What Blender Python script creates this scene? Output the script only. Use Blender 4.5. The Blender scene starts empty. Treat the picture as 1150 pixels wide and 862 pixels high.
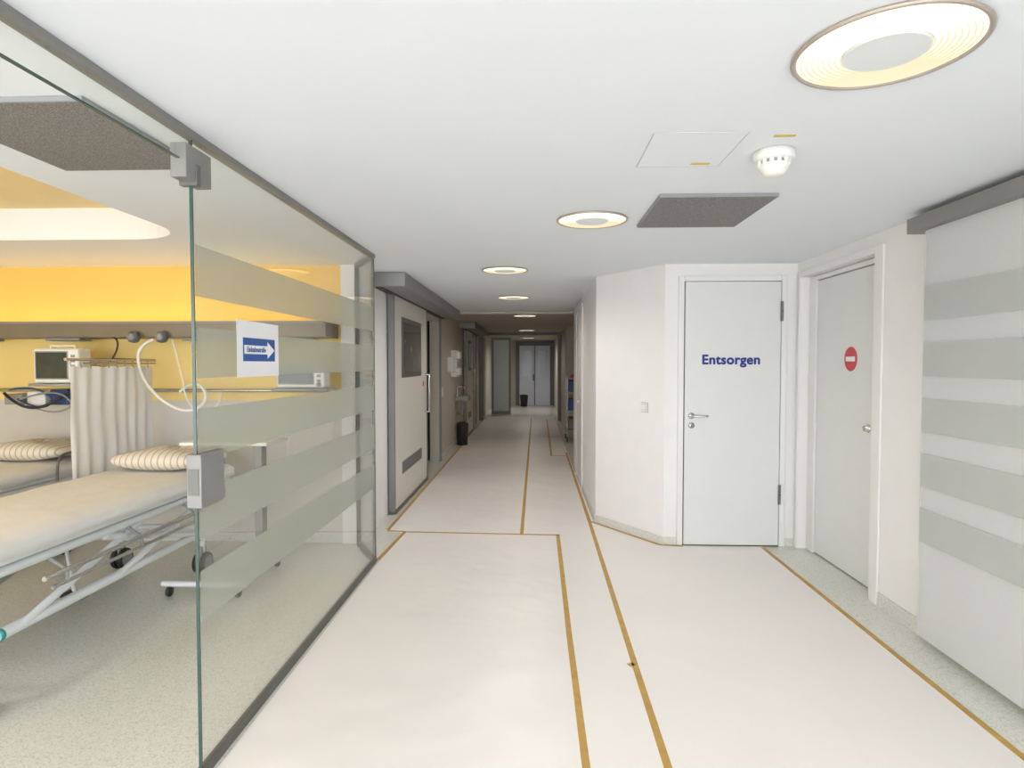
import bpy, bmesh, math
from mathutils import Vector, Matrix, Euler
scene = bpy.context.scene
scene.view_settings.view_transform = 'Standard'
C = scene.collection
H = 2.465      # ceiling height

# ---------------------------------------------------------------- materials
MATS = {}
def mat(name, col, rough=0.5, metal=0.0, emis=None, es=0.0, var=0.03, scale=6.0, bump=0.0, bscale=40.0, spec=0.5, coat=0.0):
    if name in MATS: return MATS[name]
    m = bpy.data.materials.new(name); m.use_nodes = True
    nt = m.node_tree; b = nt.nodes['Principled BSDF']
    tc = nt.nodes.new('ShaderNodeTexCoord')
    n = nt.nodes.new('ShaderNodeTexNoise'); n.inputs['Scale'].default_value = scale; n.inputs['Detail'].default_value = 2
    nt.links.new(tc.outputs['Object'], n.inputs['Vector'])
    r = nt.nodes.new('ShaderNodeValToRGB')
    r.color_ramp.elements[0].position = 0.3; r.color_ramp.elements[1].position = 0.7
    r.color_ramp.elements[0].color = tuple(max(0, c*(1-var)) for c in col)+(1,)
    r.color_ramp.elements[1].color = tuple(min(1, c*(1+var)) for c in col)+(1,)
    nt.links.new(n.outputs['Fac'], r.inputs['Fac'])
    nt.links.new(r.outputs['Color'], b.inputs['Base Color'])
    b.inputs['Roughness'].default_value = rough
    b.inputs['Metallic'].default_value = metal
    b.inputs['Specular IOR Level'].default_value = spec
    b.inputs['Coat Weight'].default_value = coat
    if emis:
        b.inputs['Emission Color'].default_value = tuple(emis)+(1,)
        b.inputs['Emission Strength'].default_value = es
    if bump:
        n2 = nt.nodes.new('ShaderNodeTexNoise'); n2.inputs['Scale'].default_value = bscale; n2.inputs['Detail'].default_value = 2
        nt.links.new(tc.outputs['Object'], n2.inputs['Vector'])
        bp = nt.nodes.new('ShaderNodeBump'); bp.inputs['Strength'].default_value = bump; bp.inputs['Distance'].default_value = 0.02
        nt.links.new(n2.outputs['Fac'], bp.inputs['Height'])
        nt.links.new(bp.outputs['Normal'], b.inputs['Normal'])
    MATS[name] = m
    return m

def speckle(name, base, dark, light, scale=120, rough=0.35):
    m = bpy.data.materials.new(name); m.use_nodes = True
    nt = m.node_tree; b = nt.nodes['Principled BSDF']
    tc = nt.nodes.new('ShaderNodeTexCoord')
    v = nt.nodes.new('ShaderNodeTexVoronoi'); v.inputs['Scale'].default_value = scale
    nt.links.new(tc.outputs['Object'], v.inputs['Vector'])
    r = nt.nodes.new('ShaderNodeValToRGB'); cr = r.color_ramp; cr.interpolation = 'CONSTANT'
    cr.elements[0].position = 0; cr.elements[0].color = dark+(1,)
    cr.elements[1].position = 0.16; cr.elements[1].color = base+(1,)
    e = cr.elements.new(0.7); e.color = light+(1,)
    sep = nt.nodes.new('ShaderNodeSeparateColor')
    nt.links.new(v.outputs['Color'], sep.inputs['Color'])
    nt.links.new(sep.outputs['Red'], r.inputs['Fac'])
    nt.links.new(r.outputs['Color'], b.inputs['Base Color'])
    b.inputs['Roughness'].default_value = rough
    return m

def glass(name, tint=(0.972, 0.98, 0.968)):
    m = bpy.data.materials.new(name); m.use_nodes = True
    nt = m.node_tree; nt.nodes.clear()
    o = nt.nodes.new('ShaderNodeOutputMaterial'); mx = nt.nodes.new('ShaderNodeMixShader')
    t = nt.nodes.new('ShaderNodeBsdfTransparent'); t.inputs['Color'].default_value = tint+(1,)
    g = nt.nodes.new('ShaderNodeBsdfGlossy'); g.inputs['Roughness'].default_value = 0.0
    lw = nt.nodes.new('ShaderNodeLayerWeight'); lw.inputs['Blend'].default_value = 0.5
    p = nt.nodes.new('ShaderNodeMath'); p.operation = 'POWER'; p.inputs[1].default_value = 5
    ma = nt.nodes.new('ShaderNodeMath'); ma.operation = 'MULTIPLY_ADD'; ma.inputs[1].default_value = 0.9; ma.inputs[2].default_value = 0.035
    nt.links.new(lw.outputs['Facing'], p.inputs[0]); nt.links.new(p.outputs[0], ma.inputs[0])
    nt.links.new(ma.outputs[0], mx.inputs[0]); nt.links.new(t.outputs[0], mx.inputs[1])
    nt.links.new(g.outputs[0], mx.inputs[2]); nt.links.new(mx.outputs[0], o.inputs[0])
    return m

def frosted(name, col=(0.80, 0.84, 0.80), opac=0.55):
    m = bpy.data.materials.new(name); m.use_nodes = True
    nt = m.node_tree; nt.nodes.clear()
    o = nt.nodes.new('ShaderNodeOutputMaterial'); mx = nt.nodes.new('ShaderNodeMixShader')
    t = nt.nodes.new('ShaderNodeBsdfTransparent'); t.inputs['Color'].default_value = (0.93, 0.95, 0.93, 1)
    d = nt.nodes.new('ShaderNodeBsdfDiffuse'); d.inputs['Color'].default_value = col+(1,)
    tr = nt.nodes.new('ShaderNodeBsdfTranslucent'); tr.inputs['Color'].default_value = col+(1,)
    m2 = nt.nodes.new('ShaderNodeMixShader'); m2.inputs[0].default_value = 0.45
    nt.links.new(d.outputs[0], m2.inputs[1]); nt.links.new(tr.outputs[0], m2.inputs[2])
    n = nt.nodes.new('ShaderNodeTexNoise'); n.inputs['Scale'].default_value = 300
    mr = nt.nodes.new('ShaderNodeMapRange'); mr.inputs['To Min'].default_value = opac-0.03; mr.inputs['To Max'].default_value = opac+0.03
    nt.links.new(n.outputs['Fac'], mr.inputs['Value']); nt.links.new(mr.outputs[0], mx.inputs[0])
    nt.links.new(t.outputs[0], mx.inputs[1]); nt.links.new(m2.outputs[0], mx.inputs[2])
    nt.links.new(mx.outputs[0], o.inputs[0])
    return m

WALL = mat('wall_paint_white', (0.80, 0.79, 0.79), 0.6, var=0.012, bump=0.06, bscale=220)
WALLFAR = mat('wall_paint_dimmed', (0.55, 0.505, 0.44), 0.6, var=0.03, bump=0.05, bscale=200)  # tan copy of the wall white; dim far-corridor light put into the colour
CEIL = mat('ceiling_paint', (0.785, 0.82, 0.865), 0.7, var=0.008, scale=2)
CEILFAR = mat('ceiling_paint_falloff', (0.46, 0.41, 0.35), 0.7, var=0.02)  # same ceiling continued; light falloff down the corridor painted into its colour
YEL = mat('wall_paint_yellow', (0.84, 0.55, 0.13), 0.6, var=0.03, scale=2)
YEL2 = mat('wall_paint_pale_yellow', (0.86, 0.65, 0.24), 0.6, var=0.03, scale=2)
COVE = mat('cove_cream_yellow', (0.88, 0.68, 0.34), 0.6, var=0.02)
PANEL = mat('wainscot_panel', (0.60, 0.58, 0.54), 0.45, var=0.02)
TERR = speckle('terrazzo', (0.65, 0.65, 0.59), (0.54, 0.54, 0.48), (0.70, 0.70, 0.64), 170, 0.22)
TERRB = speckle('terrazzo_base', (0.64, 0.64, 0.61), (0.52, 0.52, 0.49), (0.69, 0.69, 0.66), 170, 0.4)
COVER = mat('protective_floor_sheet', (0.80, 0.765, 0.73), 0.36, var=0.02, scale=1.2, bump=0.6, bscale=3.0)
TAPE = mat('ochre_tape', (0.47, 0.28, 0.06), 0.5, var=0.12, scale=15)
DOORM = mat('door_laminate', (0.70, 0.71, 0.70), 0.4, var=0.01)
FRAME = mat('door_frame_paint', (0.77, 0.765, 0.76), 0.4, var=0.01)
ALU = mat('aluminium', (0.25, 0.245, 0.24), 0.5, 0.25, var=0.03)
DARKALU = mat('dark_aluminium', (0.14, 0.14, 0.135), 0.45, 0.3, var=0.04)
STEEL = mat('steel', (0.55, 0.55, 0.55), 0.22, 0.95, var=0.02)
BLACK = mat('black_rubber', (0.02, 0.02, 0.022), 0.5, var=0.1)
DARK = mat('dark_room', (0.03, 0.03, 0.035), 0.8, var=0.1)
BLUE = mat('blue_leaf', (0.03, 0.07, 0.20), 0.5, var=0.05)
BLUET = mat('blue_print', (0.012, 0.03, 0.24), 0.5, var=0.02)
BLUES = mat('sign_blue', (0.01, 0.09, 0.33), 0.5, var=0.02)
PAPER = mat('paper', (0.85, 0.85, 0.87), 0.7, var=0.01)
RED = mat('sign_red', (0.55, 0.02, 0.03), 0.4, var=0.02)
GRILLE = mat('grille_grey', (0.22, 0.21, 0.205), 0.7, 0.0, var=0.5, scale=200, bump=0.4, bscale=200)
PLW = mat('white_plastic', (0.78, 0.78, 0.75), 0.4, var=0.01)
GRP = mat('grey_plastic', (0.28, 0.29, 0.30), 0.5, var=0.03)
SEAM = mat('seam_grey', (0.60, 0.61, 0.62), 0.6, var=0.02)
YLAB = mat('yellow_label', (0.62, 0.42, 0.05), 0.5)
SHEET = mat('bed_sheet', (0.84, 0.835, 0.825), 0.8, var=0.02, bump=0.5, bscale=7)
BEDW = mat('bed_white_steel', (0.74, 0.77, 0.80), 0.3, 0.0, var=0.01)
TEAL = mat('teal_cap', (0.02, 0.30, 0.30), 0.4)
CURT = mat('curtain_fabric', (0.90, 0.895, 0.90), 0.85, var=0.01)
BROWN = mat('supply_panel_bronze', (0.20, 0.17, 0.13), 0.4, 0.2, var=0.04)
SCREEN = mat('screen_dark', (0.04, 0.05, 0.045), 0.15, var=0.2, scale=12)
SLIDE = mat('sliding_door_paint', (0.68, 0.66, 0.61), 0.4, var=0.01)
WINDK = mat('window_dark_glass', (0.14, 0.145, 0.14), 0.08, var=0.3, scale=4)
FARDOOR = mat('far_door_blue_grey', (0.66, 0.68, 0.78), 0.4, var=0.03)
L1 = mat('lamp_ring_bright', (0.25, 0.22, 0.17), 0.6, emis=(1.0, 0.94, 0.74), es=1.25)
L2 = mat('lamp_ring_soft', (0.2, 0.17, 0.12), 0.6, emis=(1.0, 0.86, 0.58), es=0.78)
LC = mat('lamp_center', (0.55, 0.56, 0.56), 0.5, emis=(0.9, 0.95, 0.95), es=0.20)
TRIM = mat('lamp_trim', (0.45, 0.39, 0.34), 0.35, 0.3)
WARM = mat('cove_light_strip', (1, 0.8, 0.4), 0.5, emis=(1.0, 0.64, 0.22), es=10.0)
GLASS = glass('clear_glass')
GEDGE = mat('glass_edge_green', (0.035, 0.075, 0.06), 0.2, var=0.1)
FROST = frosted('frosted_band', (0.55, 0.565, 0.54), 0.48)
FROSTW = frosted('frosted_white', (0.87, 0.88, 0.885), 0.97)
GBAND = mat('grey_green_band', (0.46, 0.48, 0.47), 0.35, var=0.02)

def stripes(name, c1, c2, scale):
    m = bpy.data.materials.new(name); m.use_nodes = True
    nt = m.node_tree; b = nt.nodes['Principled BSDF']
    tc = nt.nodes.new('ShaderNodeTexCoord'); w = nt.nodes.new('ShaderNodeTexWave')
    w.inputs['Scale'].default_value = scale; w.inputs['Distortion'].default_value = 0.6; w.inputs['Detail Scale'].default_value = 0.6
    nt.links.new(tc.outputs['Object'], w.inputs['Vector'])
    r = nt.nodes.new('ShaderNodeValToRGB')
    r.color_ramp.elements[0].position = 0.03; r.color_ramp.elements[0].color = c2+(1,)
    r.color_ramp.elements[1].position = 0.16; r.color_ramp.elements[1].color = c1+(1,)
    nt.links.new(w.outputs['Fac'], r.inputs['Fac']); nt.links.new(r.outputs['Color'], b.inputs['Base Color'])
    b.inputs['Roughness'].default_value = 0.85
    return m
PILLOW = stripes('pillow_stripe', (0.78, 0.73, 0.65), (0.50, 0.40, 0.32), 6.5)

# ---------------------------------------------------------------- builders
def group(name, loc=(0, 0, 0)):
    e = bpy.data.objects.new(name, None); e.empty_display_size = 0.1
    e.location = loc; C.objects.link(e); return e
def attach(o, p):
    if p is not None:
        o.parent = p
        o.matrix_parent_inverse = Matrix.Translation(-Vector(p.location))
def finish(name, bm, m, parent=None, smooth=False, loc=None):
    bmesh.ops.recalc_face_normals(bm, faces=bm.faces)
    me = bpy.data.meshes.new(name)
    if loc is not None:
        bmesh.ops.translate(bm, verts=bm.verts, vec=-Vector(loc))
    bm.to_mesh(me); bm.free()
    ms = m if isinstance(m, (list, tuple)) else [m]
    for x in ms: me.materials.append(x)
    if smooth:
        for p in me.polygons: p.use_smooth = True
    o = bpy.data.objects.new(name, me); C.objects.link(o)
    if loc is not None: o.location = loc
    attach(o, parent)
    return o
def box(name, x0, x1, y0, y1, z0, z1, m, parent=None, bev=0.0, seg=2):
    bm = bmesh.new(); bmesh.ops.create_cube(bm, size=1)
    c = Vector(((x0+x1)/2, (y0+y1)/2, (z0+z1)/2))
    for v in bm.verts:
        v.co = Vector((v.co.x*(x1-x0), v.co.y*(y1-y0), v.co.z*(z1-z0)))
    if bev: bmesh.ops.bevel(bm, geom=list(bm.edges), offset=bev, segments=seg, affect='EDGES', profile=0.5)
    bmesh.ops.translate(bm, verts=bm.verts, vec=c)
    return finish(name, bm, m, parent, smooth=False, loc=c)
def prism(name, pts, z0, z1, m, parent=None):
    bm = bmesh.new()
    lo = [bm.verts.new((x, y, z0)) for x, y in pts]; hi = [bm.verts.new((x, y, z1)) for x, y in pts]
    bm.faces.new(lo); bm.faces.new(hi)
    n = len(pts)
    for i in range(n): bm.faces.new((lo[i], lo[(i+1) % n], hi[(i+1) % n], hi[i]))
    return finish(name, bm, m, parent)
def slab(name, p, q, z0, z1, th, m, parent=None):
    p = Vector(p); q = Vector(q); d = (q-p).normalized(); n = Vector((-d.y, d.x))*th
    return prism(name, [tuple(p), tuple(q), tuple(q+n), tuple(p+n)], z0, z1, m, parent)
def lathe(name, prof, m, parent=None, loc=(0, 0, 0), axis='Z', seg=48, smooth=True, mi=None):
    bm = bmesh.new(); rings = []
    for r, z in prof:
        if r < 1e-6: rings.append([bm.verts.new((0, 0, z))])
        else: rings.append([bm.verts.new((r*math.cos(2*math.pi*i/seg), r*math.sin(2*math.pi*i/seg), z)) for i in range(seg)])
    for k in range(len(rings)-1):
        a, b = rings[k], rings[k+1]
        for i in range(seg):
            j = (i+1) % seg
            if len(a) == 1 and len(b) == 1: continue
            if len(a) == 1: f = bm.faces.new((a[0], b[i], b[j]))
            elif len(b) == 1: f = bm.faces.new((a[i], a[j], b[0]))
            else: f = bm.faces.new((a[i], a[j], b[j], b[i]))
            if mi: f.material_index = mi[k]
    R = Matrix.Identity(4)
    if axis == 'X': R = Matrix.Rotation(math.pi/2, 4, 'Y')
    if axis == 'Y': R = Matrix.Rotation(math.pi/2, 4, 'X')
    bmesh.ops.transform(bm, matrix=R, verts=bm.verts)
    bmesh.ops.translate(bm, verts=bm.verts, vec=Vector(loc))
    return finish(name, bm, m, parent, smooth, loc=loc)
def tube(name, pts, r, m, parent=None, smooth=False, cyclic=False):
    cu = bpy.data.curves.new(name, 'CURVE'); cu.dimensions = '3D'; cu.bevel_depth = r; cu.bevel_resolution = 3; cu.use_fill_caps = True
    sp = cu.splines.new('NURBS' if smooth else 'POLY'); sp.points.add(len(pts)-1)
    for i, p in enumerate(pts): sp.points[i].co = (p[0], p[1], p[2], 1)
    sp.use_cyclic_u = cyclic
    if smooth: sp.order_u = 3; sp.use_endpoint_u = True; sp.resolution_u = 8
    o = bpy.data.objects.new(name+'_c', cu); C.objects.link(o)
    bpy.context.view_layer.update()
    me = bpy.data.meshes.new_from_object(o.evaluated_get(bpy.context.evaluated_depsgraph_get()))
    bpy.data.objects.remove(o)
    me.materials.clear(); me.materials.append(m)
    for p in me.polygons: p.use_smooth = True
    ob = bpy.data.objects.new(name, me); C.objects.link(ob); attach(ob, parent); return ob
def text(name, s, size, loc, rot, m, parent=None, bold=0.0, sx=1.0):
    cu = bpy.data.curves.new(name, 'FONT'); cu.body = s; cu.size = size; cu.align_x = 'CENTER'; cu.align_y = 'CENTER'
    cu.extrude = 0.0004; cu.space_character = 1.0+bold*12
    o = bpy.data.objects.new(name+'_c', cu); C.objects.link(o); bpy.context.view_layer.update()
    me0 = bpy.data.meshes.new_from_object(o.evaluated_get(bpy.context.evaluated_depsgraph_get()))
    bpy.data.objects.remove(o)
    me0.materials.clear()
    bm = bmesh.new()
    shifts = [(0, 0)] if not bold else [(bold*math.cos(a*math.pi/4), bold*math.sin(a*math.pi/4)) for a in range(8)]+[(0, 0)]
    for k, (dx, dy) in enumerate(shifts):
        t = me0.copy(); t.transform(Matrix.Translation((dx, dy, 0.00003*k)) @ Matrix.Diagonal((sx, 1, 1, 1))); bm.from_mesh(t)
    me = bpy.data.meshes.new(name); bm.to_mesh(me); bm.free()
    me.transform(Matrix.Translation(loc) @ Euler(rot).to_matrix().to_4x4())
    me.materials.append(m)
    ob = bpy.data.objects.new(name, me); C.objects.link(ob); attach(ob, parent); return ob

# ---------------------------------------------------------------- room shell
YB = -3.5
box('floor', -6.2, 3.2, YB, 24, -0.1, 0.0, TERR)
prism('protective_floor_covering', [(-1.25, YB), (1.99, YB), (1.99, 5.39), (1.16, 5.39), (0.60, 6.17), (0.60, 18.5), (-1.42, 18.5), (-1.42, 5.78), (-1.25, 5.72)], 0.0005, 0.004, COVER)

def ceiling():
    bm = bmesh.new()
    outer = [(-6.2, YB), (3.2, YB), (3.2, 10.3), (-6.2, 10.3)]
    x0, x1, y0, y1, r = -5.4, -2.35, 1.9, 4.22, 0.42
    hole = []
    for cx, cy, a0 in ((x1-r, y1-r, 0), (x0+r, y1-r, 90), (x0+r, y0+r, 180), (x1-r, y0+r, 270)):
        for k in range(9):
            a = math.radians(a0+90*k/8); hole.append((cx+r*math.cos(a), cy+r*math.sin(a)))
    vo = [bm.verts.new((x, y, H)) for x, y in outer]; vh = [bm.verts.new((x, y, H)) for x, y in hole]
    ed = [bm.edges.new((vo[i], vo[(i+1) % 4])) for i in range(4)]
    n = len(vh); ed += [bm.edges.new((vh[i], vh[(i+1) % n])) for i in range(n)]
    bmesh.ops.triangle_fill(bm, edges=ed, use_beauty=True, normal=(0, 0, -1))
    finish('ceiling', bm, CEIL)
    bm = bmesh.new()
    lo = [bm.verts.new((x, y, H)) for x, y in hole]; hi = [bm.verts.new((x, y, H+0.22)) for x, y in hole]
    for i in range(n): bm.faces.new((lo[i], lo[(i+1) % n], hi[(i+1) % n], hi[i])).material_index = 0
    bm.faces.new(hi).material_index = 1
    finish('ceiling_recess', bm, [CEIL, COVE])
    st = group('cove_light', (-2.5, 3, H+0.1))
    box('strip_side', -2.372, -2.36, 2.4, 3.7, H+0.08, H+0.11, WARM, st)
    box('strip_near', -4.9, -2.8, 1.91, 1.922, H+0.08, H+0.11, WARM, st)
ceiling()
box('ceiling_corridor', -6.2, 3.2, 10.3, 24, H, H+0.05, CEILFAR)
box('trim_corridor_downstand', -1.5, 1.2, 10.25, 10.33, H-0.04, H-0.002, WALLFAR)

box('wall_icu_back', -6.2, -1.56, 5.4, 5.5, 1.84, H, YEL)
box('wall_icu_back_middle', -6.2, -1.56, 5.4, 5.5, 1.27, 1.84, YEL2)
box('wall_icu_back_lower', -6.2, -1.56, 5.4, 5.5, 0, 1.27, PANEL)
box('wall_icu_side', -6.3, -6.2, YB, 5.5, 0, H, YEL2)
box('baseboard_icu_back', -6.2, -1.6, 5.385, 5.4, 0, 0.08, TERRB)

XL = -1.55
box('wall_left', XL-0.15, XL, 5.36, 8.45, 0, H, WALL)
box('wall_left_lintel', XL-0.15, XL, 8.45, 9.95, 2.28, H, WALLFAR)
box('wall_left_middle', XL-0.15, XL, 9.95, 14.8, 0, H, WALLFAR)
box('wall_left_lintel_far', XL-0.15, XL, 14.8, 16.2, 2.28, H, WALLFAR)
box('wall_left_far', XL-0.15, XL, 16.2, 24, 0, H, WALLFAR)
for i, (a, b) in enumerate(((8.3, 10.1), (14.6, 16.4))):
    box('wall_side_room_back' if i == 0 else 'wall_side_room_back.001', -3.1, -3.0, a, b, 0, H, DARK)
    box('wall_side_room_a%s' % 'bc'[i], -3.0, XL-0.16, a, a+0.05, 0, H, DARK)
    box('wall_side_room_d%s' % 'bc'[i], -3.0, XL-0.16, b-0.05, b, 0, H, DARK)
box('baseboard_left', XL, XL+0.012, 10.05, 12.6, 0, 0.09, TERRB)
box('wall_end', -1.7, 1.3, 23.5, 23.6, 0, H, WALLFAR)

prism('wall_right_corridor', [(0.62, 6.2), (1.14, 5.43), (2.28, 5.43), (2.28, 5.6), (1.25, 5.6), (0.78, 6.3), (0.78, 9.6), (0.62, 9.6)], 0, H, WALL)
box('wall_right_recess_return', 0.62, 1.2, 9.6, 9.7, 0, H, WALLFAR)
box('wall_right_recess', 1.1, 1.2, 9.7, 14.5, 0, H, WALLFAR)
box('wall_right_far', 0.75, 1.2, 14.5, 24, 0, H, WALLFAR)
box('wall_right', 2.28, 2.5, YB, 4.19, 0, H, WALL)
box('wall_right_corner', 2.28, 2.5, 5.36, 5.6, 0, H, WALL)
box('wall_right_lintel', 2.28, 2.5, 4.19, 5.36, 2.335, H, WALL)
slab('baseboard_chamfer', (0.62, 6.19), (1.14, 5.42), 0, 0.07, -0.012, TERRB)
box('baseboard_right_corridor', 0.608, 0.62, 6.2, 7.75, 0, 0.07, TERRB)
box('baseboard_disposal_a', 1.14, 1.25, 5.418, 5.43, 0, 0.07, TERRB)
box('baseboard_disposal_b', 2.19, 2.28, 5.418, 5.43, 0, 0.07, TERRB)
box('baseboard_right', 2.266, 2.28, YB, 4.19, 0, 0.09, TERRB)

# ---------------------------------------------------------------- disposal door (Entsorgen)
g = group('door_1', (1.72, 5.42, 0))
box('frame_left', 1.255, 1.303, 5.405, 5.43, 0, 2.36, FRAME, g, 0.003)
box('frame_right', 2.137, 2.185, 5.405, 5.43, 0, 2.36, FRAME, g, 0.003)
box('frame_top', 1.304, 2.136, 5.405, 5.43, 2.312, 2.36, FRAME, g, 0.003)
box('gap', 1.304, 2.136, 5.424, 5.429, 0.0, 2.311, BLACK, g)
box('leaf', 1.311, 2.129, 5.398, 5.423, 0.012, 2.306, DOORM, g, 0.002)
for i, z in enumerate((2.05, 0.46)):
    tube('hinge_%d' % i, [(2.132, 5.39, z-0.085), (2.132, 5.39, z+0.085)], 0.012, DARKALU, g)
    box('hinge_gap_%d' % i, 2.123, 2.141, 5.376, 5.38, z-0.003, z+0.003, BLACK, g)
def lever(g, x, y, z, s=1):
    lathe('rose', [(0, 0.008), (0.026, 0.008), (0.028, 0)], STEEL, g, (x, y, z), 'Y', 24)
    tube('lever', [(x, y, z), (x, y-0.05, z), (x+0.02*s, y-0.055, z), (x+0.13*s, y-0.055, z)], 0.010, STEEL, g)
lever(g, 1.37, 5.398, 1.145)
lathe('lock_rose', [(0, 0.008), (0.026, 0.008), (0.028, 0)], STEEL, g, (1.37, 5.398, 1.06), 'Y', 24)
box('keyhole', 1.366, 1.374, 5.386, 5.389, 1.045, 1.07, BLACK, g)
text('lettering', 'Entsorgen', 0.114, (1.705, 5.396, 1.63), (math.pi/2, 0, 0), BLUET, g, bold=0.0045, sx=1.03)

# ---------------------------------------------------------------- no-entry door in right wall
g = group('door_2', (2.37, 4.75, 0))
box('frame_near', 2.35, 2.5, 4.20, 4.36, 0, 2.33, FRAME, g, 0.003)
box('frame_far', 2.35, 2.5, 5.24, 5.355, 0, 2.33, FRAME, g, 0.003)
box('frame_top', 2.35, 2.5, 4.361, 5.239, 2.295, 2.33, FRAME, g, 0.003)
box('gap', 2.402, 2.42, 4.361, 5.239, 0, 2.294, BLACK, g)
box('leaf', 2.368, 2.40, 4.368, 5.232, 0.012, 2.288, DOORM, g, 0.002)
box('casing_near', 2.262, 2.279, 4.10, 4.20, 0, 2.38, FRAME, g, 0.003)
box('casing_far', 2.262, 2.279, 5.355, 5.40, 0, 2.38, FRAME, g, 0.003)
box('casing_top', 2.262, 2.279, 4.201, 5.354, 2.333, 2.38, FRAME, g, 0.003)
lathe('lock_knob', [(0, -0.03), (0.022, -0.03), (0.024, -0.006), (0.03, -0.004), (0.03, 0)], STEEL, g, (2.368, 4.43, 1.14), 'X', 24)
s = group('no_entry_sign', (2.366, 4.69, 1.634))
lathe('red_disc', [(0, -0.003), (0.090, -0.003), (0.092, 0)], RED, s, (2.3675, 4.69, 1.634), 'X', 48, False)
box('white_bar', 2.3625, 2.3645, 4.625, 4.755, 1.616, 1.652, PAPER, s)

g = group('light_switch', (1.0, 5.63, 1.2))
d = Vector((-0.52, 0.77)).normalized(); c = Vector((1.006, 5.628))
nrm = Vector((-d.y, d.x))
if nrm.y > 0: nrm = -nrm
def offslab(name, hw, z0, z1, a, b, m):
    p = c-d*hw; q = c+d*hw
    prism(name, [tuple(p+nrm*a), tuple(q+nrm*a), tuple(q+nrm*b), tuple(p+nrm*b)], z0, z1, m, g)
offslab('backing', 0.044, 1.156, 1.246, 0.001, 0.004, GRP)
offslab('plate', 0.041, 1.16, 1.242, 0.004, 0.012, PLW)
offslab('shadow_gap', 0.031, 1.170, 1.232, 0.012, 0.013, GRP)
offslab('rocker', 0.029, 1.172, 1.23, 0.013, 0.017, PLW)

g = group('door_3', (0.61, 8.4, 0))
box('frame_a', 0.600, 0.619, 7.80, 7.88, 0, 2.36, FRAME, g)
box('frame_b', 0.600, 0.619, 8.82, 8.90, 0, 2.36, FRAME, g)
box('frame_top', 0.600, 0.619, 7.881, 8.819, 2.30, 2.36, FRAME, g)
box('leaf', 0.607, 0.619, 7.885, 8.815, 0.01, 2.295, DOORM, g)
tube('lever', [(0.605, 7.98, 1.1), (0.56, 7.98, 1.1), (0.56, 8.09, 1.1)], 0.008, STEEL, g)

# ---------------------------------------------------------------- frosted sliding glass right
g = group('frosted_sliding_door', (2.2, 2, 0))
box('pane', 2.195, 2.207, YB+0.3, 3.55, 0.05, 2.36, FROSTW, g)
box('pane_edge', 2.193, 2.209, 3.55, 3.556, 0.05, 2.36, SEAM, g)
for i in range(5):
    zt = 2.03-0.312*i
    box('band_%d' % i, 2.1915, 2.194, YB+0.3, 3.55, zt-0.19, zt, GBAND, g)
box('top_rail', 2.15, 2.25, YB+0.3, 3.66, 2.345, 2.43, ALU, g, 0.004)

# ---------------------------------------------------------------- glass partition left
XG = -1.287
g = group('glass_partition', (XG, 3.5, 0))
box('pane_fixed', XG-0.006, XG+0.006, 2.285, 4.87, 0.03, 2.435, GLASS, g)
box('pane_edge', XG-0.006, XG+0.006, 2.279, 2.285, 0.01, 2.435, GEDGE, g)
box('transom', XG-0.006, XG+0.006, 0.4, 2.277, 2.345, 2.435, GLASS, g)
box('transom_edge', XG-0.006, XG+0.006, 0.4, 2.277, 2.341, 2.345, GEDGE, g)
box('pane_near', XG-0.006, XG+0.006, YB, 0.4, 0.03, 2.435, GLASS, g)
box('channel_top', XG-0.02, XG+0.02, YB, 4.88, 2.438, H-0.001, ALU, g)
box('channel_bottom', XG-0.018, XG+0.018, 2.28, 4.88, 0.0, 0.03, DARKALU, g)
box('corner_post', XG-0.010, XG+0.010, 4.87, 4.888, 0.03, 2.435, DARKALU, g)
for i in range(5):
    zt = 2.05-0.312*i
    box('frosted_band_%d' % i, XG+0.0062, XG+0.0068, 2.29, 4.865, zt-0.195, zt, FROST, g)
slab('return_pane', (XG, 4.89), (-1.54, 5.34), 0.03, 2.435, 0.01, GLASS, g)
slab('return_top', (XG, 4.89), (-1.54, 5.34), 2.43, 2.46, 0.03, DARKALU, g)
slab('return_bottom', (XG, 4.89), (-1.54, 5.34), 0.0, 0.035, 0.03, DARKALU, g)
slab('return_post', (-1.525, 5.315), (-1.54, 5.34), 0.035, 2.43, 0.03, DARKALU, g)
box('top_patch', XG-0.03, XG+0.03, 2.20, 2.375, 2.275, 2.40, ALU, g, 0.004)
box('top_patch_stop', XG-0.035, XG+0.034, 2.262, 2.292, 2.262, 2.34, DARKALU, g, 0.003)
box('lock_keep', XG-0.028, XG+0.03, 2.265, 2.44, 1.05, 1.255, ALU, g, 0.004)
box('lock_slot', XG-0.02, XG+0.02, 2.262, 2.266, 1.10, 1.20, DARKALU, g)

s = group('one_way_sign', (XG+0.01, 2.81, 1.66))
X0 = XG+0.009
box('paper', X0, X0+0.001, 2.60, 3.03, 1.54, 1.79, PAPER, s)
box('blue_field', X0+0.001, X0+0.0016, 2.655, 2.985, 1.61, 1.715, BLUES, s)
bm = bmesh.new()
pts = [(2.665, 1.643), (2.90, 1.643), (2.90, 1.622), (2.978, 1.6625), (2.90, 1.703), (2.90, 1.682), (2.665, 1.682)]
bm.faces.new([bm.verts.new((X0+0.0022, y, z)) for y, z in pts])
finish('arrow', bm, PAPER, s)
text('lettering', 'Einbahnstraße', 0.034, (X0+0.003, 2.785, 1.6625), (math.pi/2, 0, math.pi/2), BLUES, s, bold=0.0005)

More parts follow.
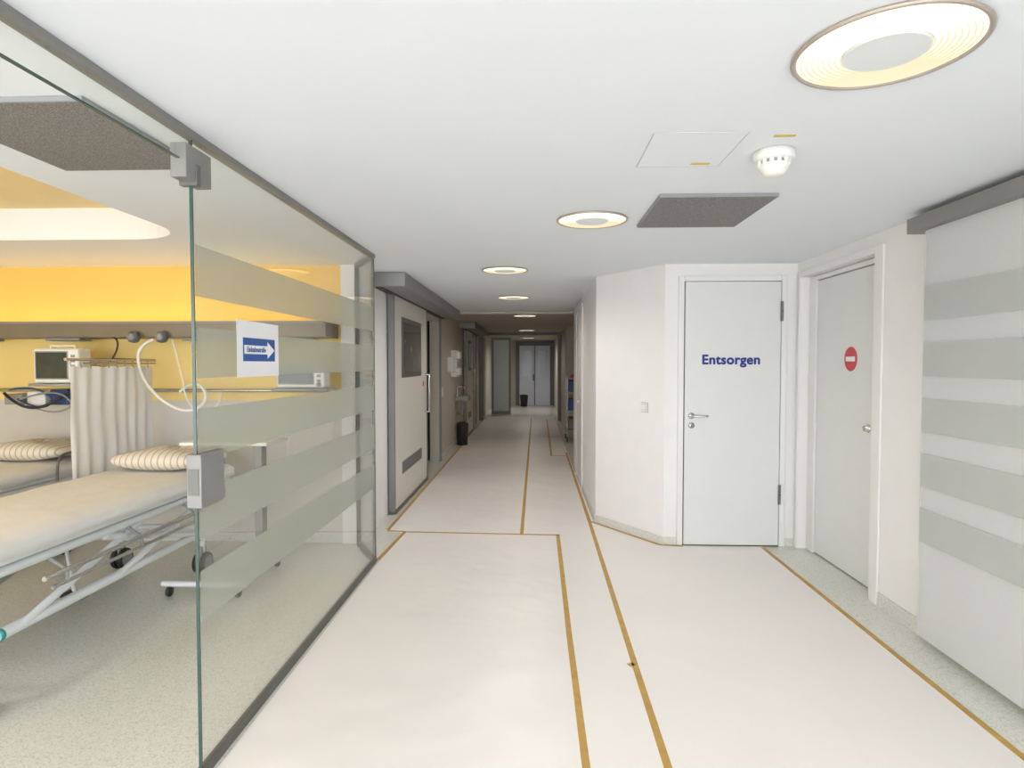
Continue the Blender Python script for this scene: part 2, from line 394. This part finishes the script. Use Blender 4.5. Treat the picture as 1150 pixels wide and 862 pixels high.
# ---------------------------------------------------------------- sliding doors left
def sliding(name, ya, yb, yo):
    g = group(name, (XL, (ya+yb)/2, 0))
    box('leaf', XL+0.02, XL+0.07, ya, yb, 0.03, 2.36, SLIDE, g, 0.004)
    box('edge_near', XL+0.012, XL+0.078, ya-0.05, ya, 0.02, 2.37, ALU, g, 0.004)
    box('edge_far', XL+0.012, XL+0.078, yb, yb+0.05, 0.02, 2.37, ALU, g, 0.004)
    box('floor_guide', XL+0.01, XL+0.09, ya-0.05, yb, 0.004, 0.03, DARKALU, g)
    w0, w1 = ya+0.35, yb-0.4
    box('window_frame', XL+0.07, XL+0.078, w0, w1, 1.44, 2.12, DARKALU, g, 0.004)
    box('window_glass', XL+0.078, XL+0.081, w0+0.06, w1-0.06, 1.50, 2.06, WINDK, g)
    box('vent', XL+0.07, XL+0.077, w0, w1, 0.36, 0.50, GRP, g)
    for k in range(5):
        box('vent_slat_%d' % k, XL+0.077, XL+0.082, w0+0.02, w1-0.02, 0.375+0.025*k, 0.385+0.025*k, DARKALU, g)
    tube('bar_handle', [(XL+0.07, yb-0.12, 0.95), (XL+0.13, yb-0.12, 0.95), (XL+0.13, yb-0.12, 1.45), (XL+0.07, yb-0.12, 1.45)], 0.014, STEEL, g)
    box('label', XL+0.07, XL+0.072, yb-0.28, yb-0.18, 1.30, 1.36, RED, g)
    box('track_housing', XL+0.002, XL+0.33, ya-0.66, yo+0.15, 2.33, H-0.003, ALU, g, 0.006)
    box('track_slot', XL+0.03, XL+0.10, ya-0.6, yo, 2.322, 2.332, BLACK, g)
    box('jamb', XL+0.001, XL+0.03, yo+0.001, yo+0.08, 0.0, 2.32, ALU, g)
    box('button', XL+0.001, XL+0.02, yo+0.25, yo+0.33, 1.05, 1.2, PLW, g)
sliding('sliding_door', 6.46, 8.38, 9.95)
sliding('sliding_door', 13.4, 14.75, 16.2)
g = group('blue_cabinet', (-1.9, 9.2, 0))
box('body', -2.2, -1.8, 8.7, 9.75, 0.0, 2.1, BLUE, g, 0.01)
box('split', -1.799, -1.795, 9.2, 9.215, 0.05, 2.05, BLACK, g)
tube('grip', [(-1.79, 9.12, 1.0), (-1.76, 9.12, 1.0), (-1.76, 9.12, 1.2), (-1.79, 9.12, 1.2)], 0.008, STEEL, g)

g = group('soap_dispenser', (-1.5, 11, 1.5)); box('body', XL+0.001, -1.43, 10.9, 11.02, 1.45, 1.72, PLW, g, 0.015); box('arm', -1.47, -1.38, 10.93, 10.99, 1.42, 1.45, STEEL, g)
g = group('glove_box_holder', (-1.5, 11.5, 1.6)); box('frame', XL+0.001, -1.44, 11.4, 11.8, 1.35, 1.85, PLW, g, 0.006)
for k in range(3): box('box_%d' % k, -1.44, -1.40, 11.43, 11.77, 1.38+0.155*k, 1.51+0.155*k, GRP if k % 2 else PAPER, g, 0.004)
g = group('wash_basin', (-1.4, 12.1, 0.85))
box('bowl', XL+0.001, -1.28, 11.9, 12.35, 0.86, 0.96, GRP, g, 0.03); tube('tap', [(-1.52, 12.12, 0.96), (-1.52, 12.12, 1.14), (-1.4, 12.12, 1.14), (-1.38, 12.12, 1.10)], 0.012, STEEL, g)
tube('drain', [(-1.42, 12.12, 0.86), (-1.42, 12.12, 0.6), (-1.54, 12.12, 0.6)], 0.02, STEEL, g)
g = group('waste_bin', (-1.4, 11.3, 0))
lathe('body', [(0, 0.004), (0.10, 0.004), (0.12, 0.40), (0.12, 0.42), (0.08, 0.45), (0, 0.46)], BLACK, g, (-1.41, 12.0, 0.0), 'Z', 24)

# fire-door frame crossing the far corridor
g = group('fire_door_frame', (-0.3, 17.2, 0))
box('post_left', XL+0.001, XL+0.12, 17.15, 17.25, 0, H-0.002, DARKALU, g)
box('post_right', 0.66, 0.749, 17.15, 17.25, 0, H-0.002, DARKALU, g)
box('head', XL+0.12, 0.66, 17.15, 17.25, H-0.07, H-0.002, DARKALU, g)
g = group('glass_fire_door', (-1.0, 19.4, 0))
box('frame_l', -1.35, -1.28, 19.4, 19.46, 0, 2.42, ALU, g); box('frame_r', -0.80, -0.74, 19.4, 19.46, 0, 2.42, ALU, g)
box('frame_t', -1.28, -0.80, 19.4, 19.46, 2.34, 2.42, ALU, g); box('frame_b', -1.28, -0.80, 19.4, 19.46, 0.005, 0.10, ALU, g)
box('pane', -1.28, -0.80, 19.42, 19.44, 0.1, 2.34, mat('tinted_glass', (0.54, 0.61, 0.55), 0.25), g)
g = group('door_4', (0.02, 23.4, 0))
box('frame', -0.70, 0.74, 23.44, 23.5, 0, 2.42, DARKALU, g)
box('leaf_1', -0.56, 0.00, 23.40, 23.44, 0.01, 2.28, FARDOOR, g, 0.004); box('leaf_2', 0.04, 0.60, 23.40, 23.44, 0.01, 2.28, FARDOOR, g, 0.004)
box('pane_1', -0.45, -0.10, 23.395, 23.40, 1.1, 2.1, mat('pale_pane', (0.42, 0.45, 0.54), 0.2), g)
box('pane_2', 0.14, 0.49, 23.395, 23.40, 1.1, 2.1, MATS['pale_pane'], g)
tube('bar', [(-0.03, 23.36, 0.95), (-0.03, 23.36, 1.2)], 0.02, BLACK, g)
g = group('waste_bin', (-0.3, 22.6, 0)); lathe('body', [(0, 0.004), (0.12, 0.004), (0.15, 0.4), (0.15, 0.43), (0, 0.45)], BLACK, g, (-0.38, 22.9, 0), 'Z', 20)

g = group('supply_cart', (0.85, 13, 0))
for i, z in enumerate((0.22, 0.62, 1.0)):
    box('shelf_%d' % i, 0.66, 1.04, 12.4, 13.1, z, z+0.03, GRP, g, 0.006)
    box('bin_%d' % i, 0.69, 1.0, 12.45, 13.05, z+0.03, z+0.26, (DARKALU, BLUE, BLUE)[i], g, 0.02)
for i, (x, y) in enumerate(((0.67, 12.42), (1.03, 12.42), (0.67, 13.08), (1.03, 13.08))):
    tube('post_%d' % i, [(x, y, 0.1), (x, y, 1.32)], 0.012, STEEL, g)
    lathe('wheel_%d' % i, [(0, -0.012), (0.05, -0.012), (0.055, 0), (0.05, 0.012), (0, 0.012)], BLACK, g, (x, y, 0.06), 'X', 20)
box('tray', 0.66, 1.04, 12.4, 13.1, 1.29, 1.31, GRP, g, 0.004)
box('red_box', 0.75, 0.92, 12.55, 12.75, 1.31, 1.38, RED, g, 0.01)

# ---------------------------------------------------------------- tape lines
g = group('floor_marking_tape', (0, 5, 0))
def tape(p, q, w=0.033):
    p = Vector(p); q = Vector(q); d = (q-p).normalized(); n = Vector((-d.y, d.x))*w/2
    prism('tape', [tuple(p-n), tuple(q-n), tuple(q+n), tuple(p+n)], 0.0045, 0.006, TAPE, g)
for p, q in [((1.985, YB), (1.985, 5.36)), ((0.205, YB), (0.208, 3.6)), ((0.208, 3.6), (0.222, 5.70)), ((0.50, YB), (0.535, 3.2)),
             ((0.535, 3.2), (0.56, 6.17)), ((-1.225, 5.74), (0.235, 5.68)), ((-1.268, 4.9), (-1.225, 5.74)), ((-0.115, 5.7), (-0.08, 18.2)),
             ((0.56, 6.17), (0.575, 11)), ((0.575, 6.18), (1.10, 5.415)), ((1.10, 5.405), (1.30, 5.375)), ((-1.40, 5.8), (-1.41, 12.5)), ((-1.4, 5.78), (-1.23, 5.74)),
             ((0.27, 10.6), (0.58, 10.6)), ((0.2, 13.4), (0.6, 13.4)), ((0.3, 10.6), (0.36, 17.5)), ((0.50, 3.22), (0.53, 3.235))]:
    tape(p, q)

# ---------------------------------------------------------------- ceiling lamps and devices
def lamp(x, y, R, power, z=H, col=(1.0, 0.96, 0.92)):
    g = group('ceiling_lamp', (x, y, z))
    lathe('trim_ring', [(R, -0.001), (R+0.008, -0.008), (R+0.003, -0.014), (R-0.006, -0.012), (R-0.009, -0.004)], TRIM, g, (x, y, z), 'Z', 64)
    n = 8; r0, r1 = R*0.47, R-0.008; prof = []; mi = []
    for k in range(n):
        a = r1-(r1-r0)*k/n; b = r1-(r1-r0)*(k+0.68)/n
        prof += [(a, -0.008), (b, -0.013)]; mi += [0, 1]
    prof.append((r0, -0.008))
    lathe('ribbed_diffuser', prof, [L1, L2], g, (x, y, z), 'Z', 64, False, mi)
    lathe('centre_disc', [(r0, -0.008), (r0-0.004, -0.017), (0, -0.018)], LC, g, (x, y, z), 'Z', 64, False)
    if power:
        ld = bpy.data.lights.new('lamp_light', 'SPOT'); ld.energy = power; ld.color = col; ld.shadow_soft_size = 0.0
        ld.spot_size = math.radians(170); ld.spot_blend = 1.0
        lo = bpy.data.objects.new('light', ld); lo.location = (x, y, z-0.03); C.objects.link(lo); attach(lo, g)
WC = (1.0, 0.88, 0.74)
lamp(0.962, 1.748, 0.232, 33)
lamp(0.346, 3.73, 0.207, 40)
lamp(-0.27, 5.69, 0.207, 47)
lamp(-0.27, 8.04, 0.207, 46, H, (1.0, 0.91, 0.80))
lamp(-0.17, 11.1, 0.207, 36, H, WC)
lamp(-0.2, 16.0, 0.207, 30, H, WC)
lamp(-0.2, 20.8, 0.207, 90)
lamp(0.3, -0.6, 0.207, 70)  # unseen lamp behind the camera, added to brighten the corridor
lamp(-3.6, 0.6, 0.207, 100)  # unseen lamp outside the view, added to brighten the ICU room

g = group('ceiling_vent_grille', (0.94, 3.54, H))
box('frame', 0.64, 1.24, 3.19, 3.89, H-0.018, H-0.001, GRP, g); box('mesh', 0.645, 1.235, 3.195, 3.885, H-0.02, H-0.017, GRILLE, g)
g = group('ceiling_vent_grille', (-1.76, 2.3, H))
box('frame', -2.06, -1.46, 1.96, 2.66, H-0.018, H-0.001, GRP, g); box('mesh', -2.055, -1.465, 1.965, 2.655, H-0.02, H-0.017, GRILLE, g)
g = group('ceiling_access_panel', (0.62, 2.55, H))
box('panel', 0.451, 0.799, 2.353, 2.749, H-0.003, H-0.001, CEIL, g)
for i, (a, b, c_, d_) in enumerate(((0.447, 0.45, 2.35, 2.752), (0.80, 0.803, 2.35, 2.752), (0.447, 0.803, 2.349, 2.352), (0.447, 0.803, 2.75, 2.753))):
    box('seam_%d' % i, a, b, c_, d_, H-0.0035, H-0.001, SEAM, g)
box('label', 0.675, 0.755, 2.70, 2.72, H-0.005, H-0.003, YLAB, g)
g = group('smoke_detector', (0.98, 2.58, H))
SD = 1.08
def sd(p): return [(r*SD, z*1.5) for r, z in p]
lathe('base', sd([(0.0, 0), (0.075, -0.001), (0.075, -0.02), (0.068, -0.026), (0, -0.026)]), PLW, g, (0.98, 2.58, H), 'Z', 48)
lathe('slots', sd([(0.050, -0.026), (0.045, -0.042)]), GRP, g, (0.98, 2.58, H), 'Z', 48)
for k in range(12):
    a = 2*math.pi*k/12
    tube('rib_%d' % k, [(0.98+0.058*math.cos(a), 2.58+0.058*math.sin(a), H-0.036), (0.98+0.053*math.cos(a), 2.58+0.053*math.sin(a), H-0.062)], 0.009, PLW, g)
lathe('cap', sd([(0.056, -0.036), (0.054, -0.044), (0.038, -0.062), (0.018, -0.068), (0, -0.068)]), PLW, g, (0.98, 2.58, H), 'Z', 48)
box('ceiling_label', 0.91, 0.99, 2.39, 2.41, H-0.002, H-0.0005, YLAB)

# ---------------------------------------------------------------- ICU equipment
g = group('bed_head_supply_panel', (-3.8, 5.25, 1.9))
box('base', -6.1, -1.75, 5.08, 5.395, 1.82, 1.86, BROWN, g, 0.004)
box('fascia', -6.1, -1.75, 5.06, 5.08, 1.82, 1.955, BROWN, g, 0.006)
box('fascia_bead', -6.1, -1.75, 5.055, 5.062, 1.935, 1.955, ALU, g)
box('end_cap', -1.75, -1.735, 5.06, 5.395, 1.82, 1.955, BROWN, g)
box('uplight_tube', -5.9, -1.85, 5.20, 5.24, 1.87, 1.90, mat('uplight', (1, .8, .4), .5, emis=(1.0, 0.74, 0.38), es=8.5), g)
for i, x in enumerate((-5.0, -4.2, -3.0, -2.2)):
    box('socket_block_%d' % i, x, x+0.3, 5.14, 5.3, 1.795, 1.82, GRP, g, 0.004)
for i, x in enumerate((-3.34, -3.10)):
    lathe('spot_ball_%d' % i, [(0, 0.05), (0.03, 0.045), (0.05, 0.01), (0.05, -0.01), (0.035, -0.04), (0, -0.05)], DARKALU, g, (x, 5.02, 1.82), 'Z', 24)
    lathe('spot_face_%d' % i, [(0, 0.052), (0.028, 0.05), (0.03, 0.03)], GRP, g, (x, 5.02, 1.82), 'Y', 24)
tube('hose', [(-3.2, 5.06, 1.80), (-3.28, 5.0, 1.75), (-3.3, 5.0, 1.6), (-3.22, 5.0, 1.4), (-3.0, 5.0, 1.22), (-2.82, 5.0, 1.2), (-2.72, 5.02, 1.3), (-2.78, 5.05, 1.42), (-2.9, 5.08, 1.44), (-3.0, 5.1, 1.36)], 0.013, PLW, g, True)
tube('hose_thin', [(-3.05, 5.08, 1.80), (-2.95, 5.05, 1.5), (-2.9, 5.0, 1.3), (-2.75, 5.0, 1.15), (-2.6, 5.05, 1.3), (-2.7, 5.2, 1.35)], 0.006, PLW, g, True)
tube('cable', [(-3.62, 5.1, 1.83), (-3.5, 5.05, 1.83), (-3.5, 5.05, 1.7), (-3.6, 5.1, 1.62)], 0.007, BLACK, g, True)
tube('equipment_wall_rail', [(-6.1, 5.36, 1.36), (-1.75, 5.36, 1.36)], 0.016, STEEL)

def monitor(x, y, z, w=0.38, h=0.28):
    g = group('patient_monitor', (x, y, z))
    box('case', x-w/2, x+w/2, y, y+0.15, z, z+h, PLW, g, 0.018, 3)
    box('bezel', x-w/2+0.02, x+w/2-0.085, y-0.004, y+0.002, z+0.03, z+h-0.02, GRP, g, 0.001)
    box('screen', x-w/2+0.03, x+w/2-0.095, y-0.007, y-0.004, z+0.04, z+h-0.03, SCREEN, g)
    for k in range(5 if h > 0.25 else 3): box('button_%d' % k, x+w/2-0.06, x+w/2-0.03, y-0.006, y, z+0.05+0.04*k, z+0.07+0.04*k, GRP, g)
    lathe('knob', [(0, 0.02), (0.016, 0.018), (0.018, 0)], GRP, g, (x+w/2-0.045, y, z+0.03), 'Y', 20)
    tube('handle', [(x-0.1, y+0.08, z+h-0.005), (x-0.1, y+0.08, z+h+0.025), (x+0.1, y+0.08, z+h+0.025), (x+0.1, y+0.08, z+h-0.005)], 0.009, PLW, g)
    box('shelf', x-w/2-0.03, x+w/2+0.03, y-0.02, y+0.22, z-0.025, z-0.003, GRP, g, 0.004)
    tube('arm', [(x, y+0.18, z-0.02), (x, 5.30, z-0.02), (x, 5.34, 1.38)], 0.02, ALU, g)
    return g
g = monitor(-3.88, 4.85, 1.44)
monitor(-1.90, 4.92, 1.40, 0.40, 0.2)
for i in range(3):
    box('pump_%d' % i, -4.5+0.2*i, -4.34+0.2*i, 5.05, 5.3, 1.25, 1.34+0.02*i, (GRP, PLW, BLUE)[i], g, 0.01)
tube('cable_bundle', [(-4.45, 5.0, 1.35), (-4.3, 4.95, 1.25), (-4.1, 4.95, 1.22), (-3.95, 5.0, 1.33), (-3.85, 5.1, 1.4)], 0.012, BLACK, g, True)
tube('cable_loop', [(-4.4, 5.0, 1.38), (-4.2, 4.98, 1.42), (-4.0, 5.0, 1.3), (-4.15, 5.0, 1.2), (-4.35, 5.02, 1.3)], 0.008, BLUE, g, True)
tube('cable_loop_grey', [(-4.3, 4.98, 1.30), (-4.0, 4.96, 1.40), (-3.8, 4.98, 1.25), (-4.05, 4.98, 1.17), (-4.25, 5.0, 1.25)], 0.007, GRP, g, True)

g = group('privacy_curtain', (-3.40, 4.9, 1.1))
XC = -3.40
bm = bmesh.new(); rows = []
n = 100
for j in range(9):
    z = 1.575-0.875*j/8; row = []
    for i in range(n+1):
        t = i/n; amp = 0.004+0.008*(j/8)
        row.append(bm.verts.new((XC+amp*math.sin(t*2*math.pi*7+0.8*math.sin(t*9))+0.004*math.sin(t*40+j), 4.38+0.96*t, z+0.004*math.sin(t*30))))
    rows.append(row)
for j in range(8):
    for i in range(n): bm.faces.new((rows[j][i], rows[j][i+1], rows[j+1][i+1], rows[j+1][i]))
finish('fabric', bm, CURT, g, True)
tube('rail', [(XC, 5.39, 1.63), (XC, 4.34, 1.63)], 0.012, STEEL, g)
tube('rail_lower', [(XC, 5.39, 1.60), (XC, 4.50, 1.60)], 0.008, STEEL, g)
for i in range(10):
    y = 4.40+0.1*i; tube('hook_%d' % i, [(XC, y, 1.635), (XC-0.01, y, 1.60), (XC, y, 1.565)], 0.004, GRP, g)

def castor(g, x, y, r=0.075, k=0):
    for s_ in (-1, 1):
        lathe('wheel_%d_%d' % (k, s_), [(0, -0.014), (r*0.7, -0.014), (r*0.75, -0.018), (r*0.95, -0.015), (r, 0), (r*0.95, 0.015), (r*0.75, 0.018), (r*0.7, 0.014), (0, 0.014)],
              [GRP, BLACK], g, (x+0.028*s_, y, r+0.002), 'X', 28, True, [0, 0, 1, 1, 1, 1, 0, 0])
    box('fork_%d' % k, x-0.012, x+0.012, y-0.035, y+0.035, r, r*2+0.05, GRP, g, 0.006)
    tube('stem_%d' % k, [(x, y, 2*r), (x, y, 0.33)], 0.018, BEDW, g)

def bed(x1, oy=0.0, name='hospital_bed'):
    x0 = x1-0.87; ya, yb = 2.5+oy, 4.86+oy
    g = group(name, ((x0+x1)/2, 3.7, 0))
    bm = bmesh.new(); nx, ny = 18, 50
    prof = []
    for i in range(nx+1):
        t = i/nx; xx = x0+(x1-x0)*t
        e = min(t, 1-t)*(x1-x0)
        prof.append((xx, 0.765+0.03*(1-math.exp(-e/0.05))))
    ring = [(x0-0.004, 0.695)]+[(x0-0.006, 0.75)]+prof+[(x1+0.006, 0.75), (x1+0.004, 0.695)]
    rows = []
    for j in range(ny+1):
        y = ya+(yb-ya)*j/ny
        rows.append([bm.verts.new((a+0.002*math.sin(y*17+b*9), y, b+0.003*math.sin(y*11+a*7)*math.sin(a*9+y*3))) for a, b in ring])
    for j in range(ny):
        for i in range(len(ring)-1): bm.faces.new((rows[j][i], rows[j+1][i], rows[j+1][i+1], rows[j][i+1]))
        bm.faces.new((rows[j][0], rows[j][-1], rows[j+1][-1], rows[j+1][0]))
    bm.faces.new(rows[0]); bm.faces.new(rows[-1])
    finish('mattress', bm, SHEET, g, True)
    box('deck', x0+0.02, x1-0.02, ya+0.02, yb-0.02, 0.665, 0.69, BEDW, g, 0.005)
    bm = bmesh.new(); U, V = 48, 24; vv = []
    def sg(a, p): return math.copysign(abs(a)**p, a)
    for j in range(V+1):
        ph = -math.pi/2+math.pi*j/V
        vv.append([bm.verts.new((0.375*sg(math.cos(ph), 0.6)*sg(math.cos(2*math.pi*i/U), 0.45), 0.24*sg(math.cos(ph), 0.6)*sg(math.sin(2*math.pi*i/U), 0.45),
                  0.085*math.sin(ph)*(1-0.25*abs(math.cos(2*math.pi*i/U))))) for i in range(U)])
    for j in range(V):
        for i in range(U): bm.faces.new((vv[j][i], vv[j][(i+1) % U], vv[j+1][(i+1) % U], vv[j+1][i]))
    bmesh.ops.remove_doubles(bm, verts=bm.verts, dist=1e-4)
    pc = ((x0+x1)/2+0.06, yb-0.24, 0.875)
    bmesh.ops.translate(bm, verts=bm.verts, vec=pc)
    finish('pillow', bm, PILLOW, g, True, loc=pc)
    xa, xb = x0+0.06, x1-0.05
    for k, x in enumerate((xa, xb)):
        tube('upper_rail_%d' % k, [(x, ya-0.02, 0.63), (x, yb+0.02, 0.63)], 0.026, BEDW, g)
        tube('chassis_rail_%d' % k, [(x-0.02, ya, 0.33), (x-0.02, yb-0.15, 0.33)], 0.028, BEDW, g)
        tube('strut_a_%d' % k, [(x-0.01, ya+0.35, 0.33), (x-0.01, 3.75+oy, 0.60)], 0.02, BEDW, g)
        tube('strut_b_%d' % k, [(x-0.01, 4.45+oy, 0.33), (x-0.01, 3.45+oy, 0.60)], 0.02, BEDW, g)
        tube('strut_c_%d' % k, [(x-0.01, 3.55+oy, 0.33), (x-0.01, 4.55+oy, 0.60)], 0.02, BEDW, g)
        sx = x+(0.075 if k else -0.055)
        tube('side_guard_%d' % k, [(sx, 2.9+oy, 0.54), (sx, 4.3+oy, 0.54)], 0.013, STEEL, g)
        tube('side_guard_low_%d' % k, [(sx, 2.95+oy, 0.48), (sx, 4.25+oy, 0.48)], 0.010, STEEL, g)
        for q in (3.0, 3.6, 4.2):
            tube('guard_bracket_%d' % k, [(x, q+oy, 0.625), (sx, q+0.05+oy, 0.54), (sx, q+0.05+oy, 0.48)], 0.010, GRP, g)
    for k, y in enumerate((ya+0.05, 3.2+oy, 3.9+oy, yb-0.1)):
        tube('cross_%d' % k, [(xa, y, 0.63), (xb, y, 0.63)], 0.018, BEDW, g)
    for k, y in enumerate((ya+0.08, yb-0.22)):
        tube('chassis_cross_%d' % k, [(xa-0.02, y, 0.33), (xb-0.02, y, 0.33)], 0.024, BEDW, g)
    for k, (x, y) in enumerate(((xa, ya+0.1), (xb-0.02, ya+0.1), (xa+0.02, yb-0.22), (xb-0.05, yb-0.30))):
        castor(g, x, y, 0.08, k)
    tube('actuator', [(x0+0.4, 2.9+oy, 0.36), (x0+0.4, 3.7+oy, 0.58)], 0.035, GRP, g)
    box('motor', x0+0.33, x0+0.47, 2.75+oy, 3.0+oy, 0.30, 0.42, GRP, g, 0.02)
    box('brake_pedal', xa+0.1, xa+0.25, 3.9+oy, 4.0+oy, 0.03, 0.08, BLACK, g, 0.02)
    tube('pedal_arm', [(xa+0.17, 3.95+oy, 0.07), (xa, 4.1+oy, 0.33)], 0.012, BEDW, g)
    lathe('end_cap', [(0, -0.012), (0.030, -0.012), (0.032, 0), (0.030, 0.012), (0, 0.012)], TEAL, g, (xb-0.02, 2.74+oy, 0.33), 'Y', 20)
    tube('head_bow', [(x0+0.1, yb+0.03, 0.64), (x0+0.1, yb+0.06, 0.78), (x0+0.16, yb+0.06, 0.90), (x1-0.16, yb+0.06, 0.90), (x1-0.1, yb+0.06, 0.78), (x1-0.1, yb+0.03, 0.64)], 0.014, STEEL, g, True)
    return g
bed(-2.43)
b2 = bed(-3.85, 0.40)
tube('side_rail_loop', [(-3.81, 4.75, 0.66), (-3.81, 4.75, 0.82), (-3.81, 4.82, 0.87), (-3.81, 4.98, 0.87), (-3.81, 5.05, 0.82), (-3.81, 5.05, 0.66)], 0.010, DARKALU, b2, True)

g = group('overbed_table', (-2.1, 4.4, 0))
tube('base_1', [(-2.55, 4.08, 0.09), (-1.98, 4.08, 0.09)], 0.02, BEDW, g)
tube('base_2', [(-2.25, 4.72, 0.09), (-1.98, 4.72, 0.09)], 0.02, BEDW, g)
tube('base_3', [(-2.0, 4.06, 0.10), (-2.0, 4.74, 0.10)], 0.022, BEDW, g)
for k, (x, y) in enumerate(((-2.5, 4.08), (-2.02, 4.08), (-2.2, 4.72), (-2.02, 4.72))):
    lathe('wheel_%d' % k, [(0, -0.012), (0.032, -0.012), (0.036, 0), (0.032, 0.012), (0, 0.012)], BLACK, g, (x, y, 0.038), 'X', 20)
    tube('stem_%d' % k, [(x, y, 0.05), (x, y, 0.09)], 0.01, GRP, g)
box('column', -2.03, -1.97, 4.36, 4.44, 0.10, 1.02, ALU, g, 0.006)
box('top', -2.50, -1.87, 4.22, 4.60, 1.02, 1.045, PLW, g, 0.008)

# ---------------------------------------------------------------- world, camera
w = bpy.data.worlds.new('world'); scene.world = w; w.use_nodes = True
w.node_tree.nodes['Background'].inputs['Color'].default_value = (0.96, 0.975, 1.0, 1)
w.node_tree.nodes['Background'].inputs['Strength'].default_value = 6.7

cam = bpy.data.cameras.new('camera'); co = bpy.data.objects.new('camera', cam); C.objects.link(co)
cam.sensor_width = 36; cam.lens = 36*690/1150; cam.clip_start = 0.02
co.location = (0, 0, 1.6)
co.rotation_euler = (math.radians(90-1.91), 0, math.radians(2.07))
scene.camera = co
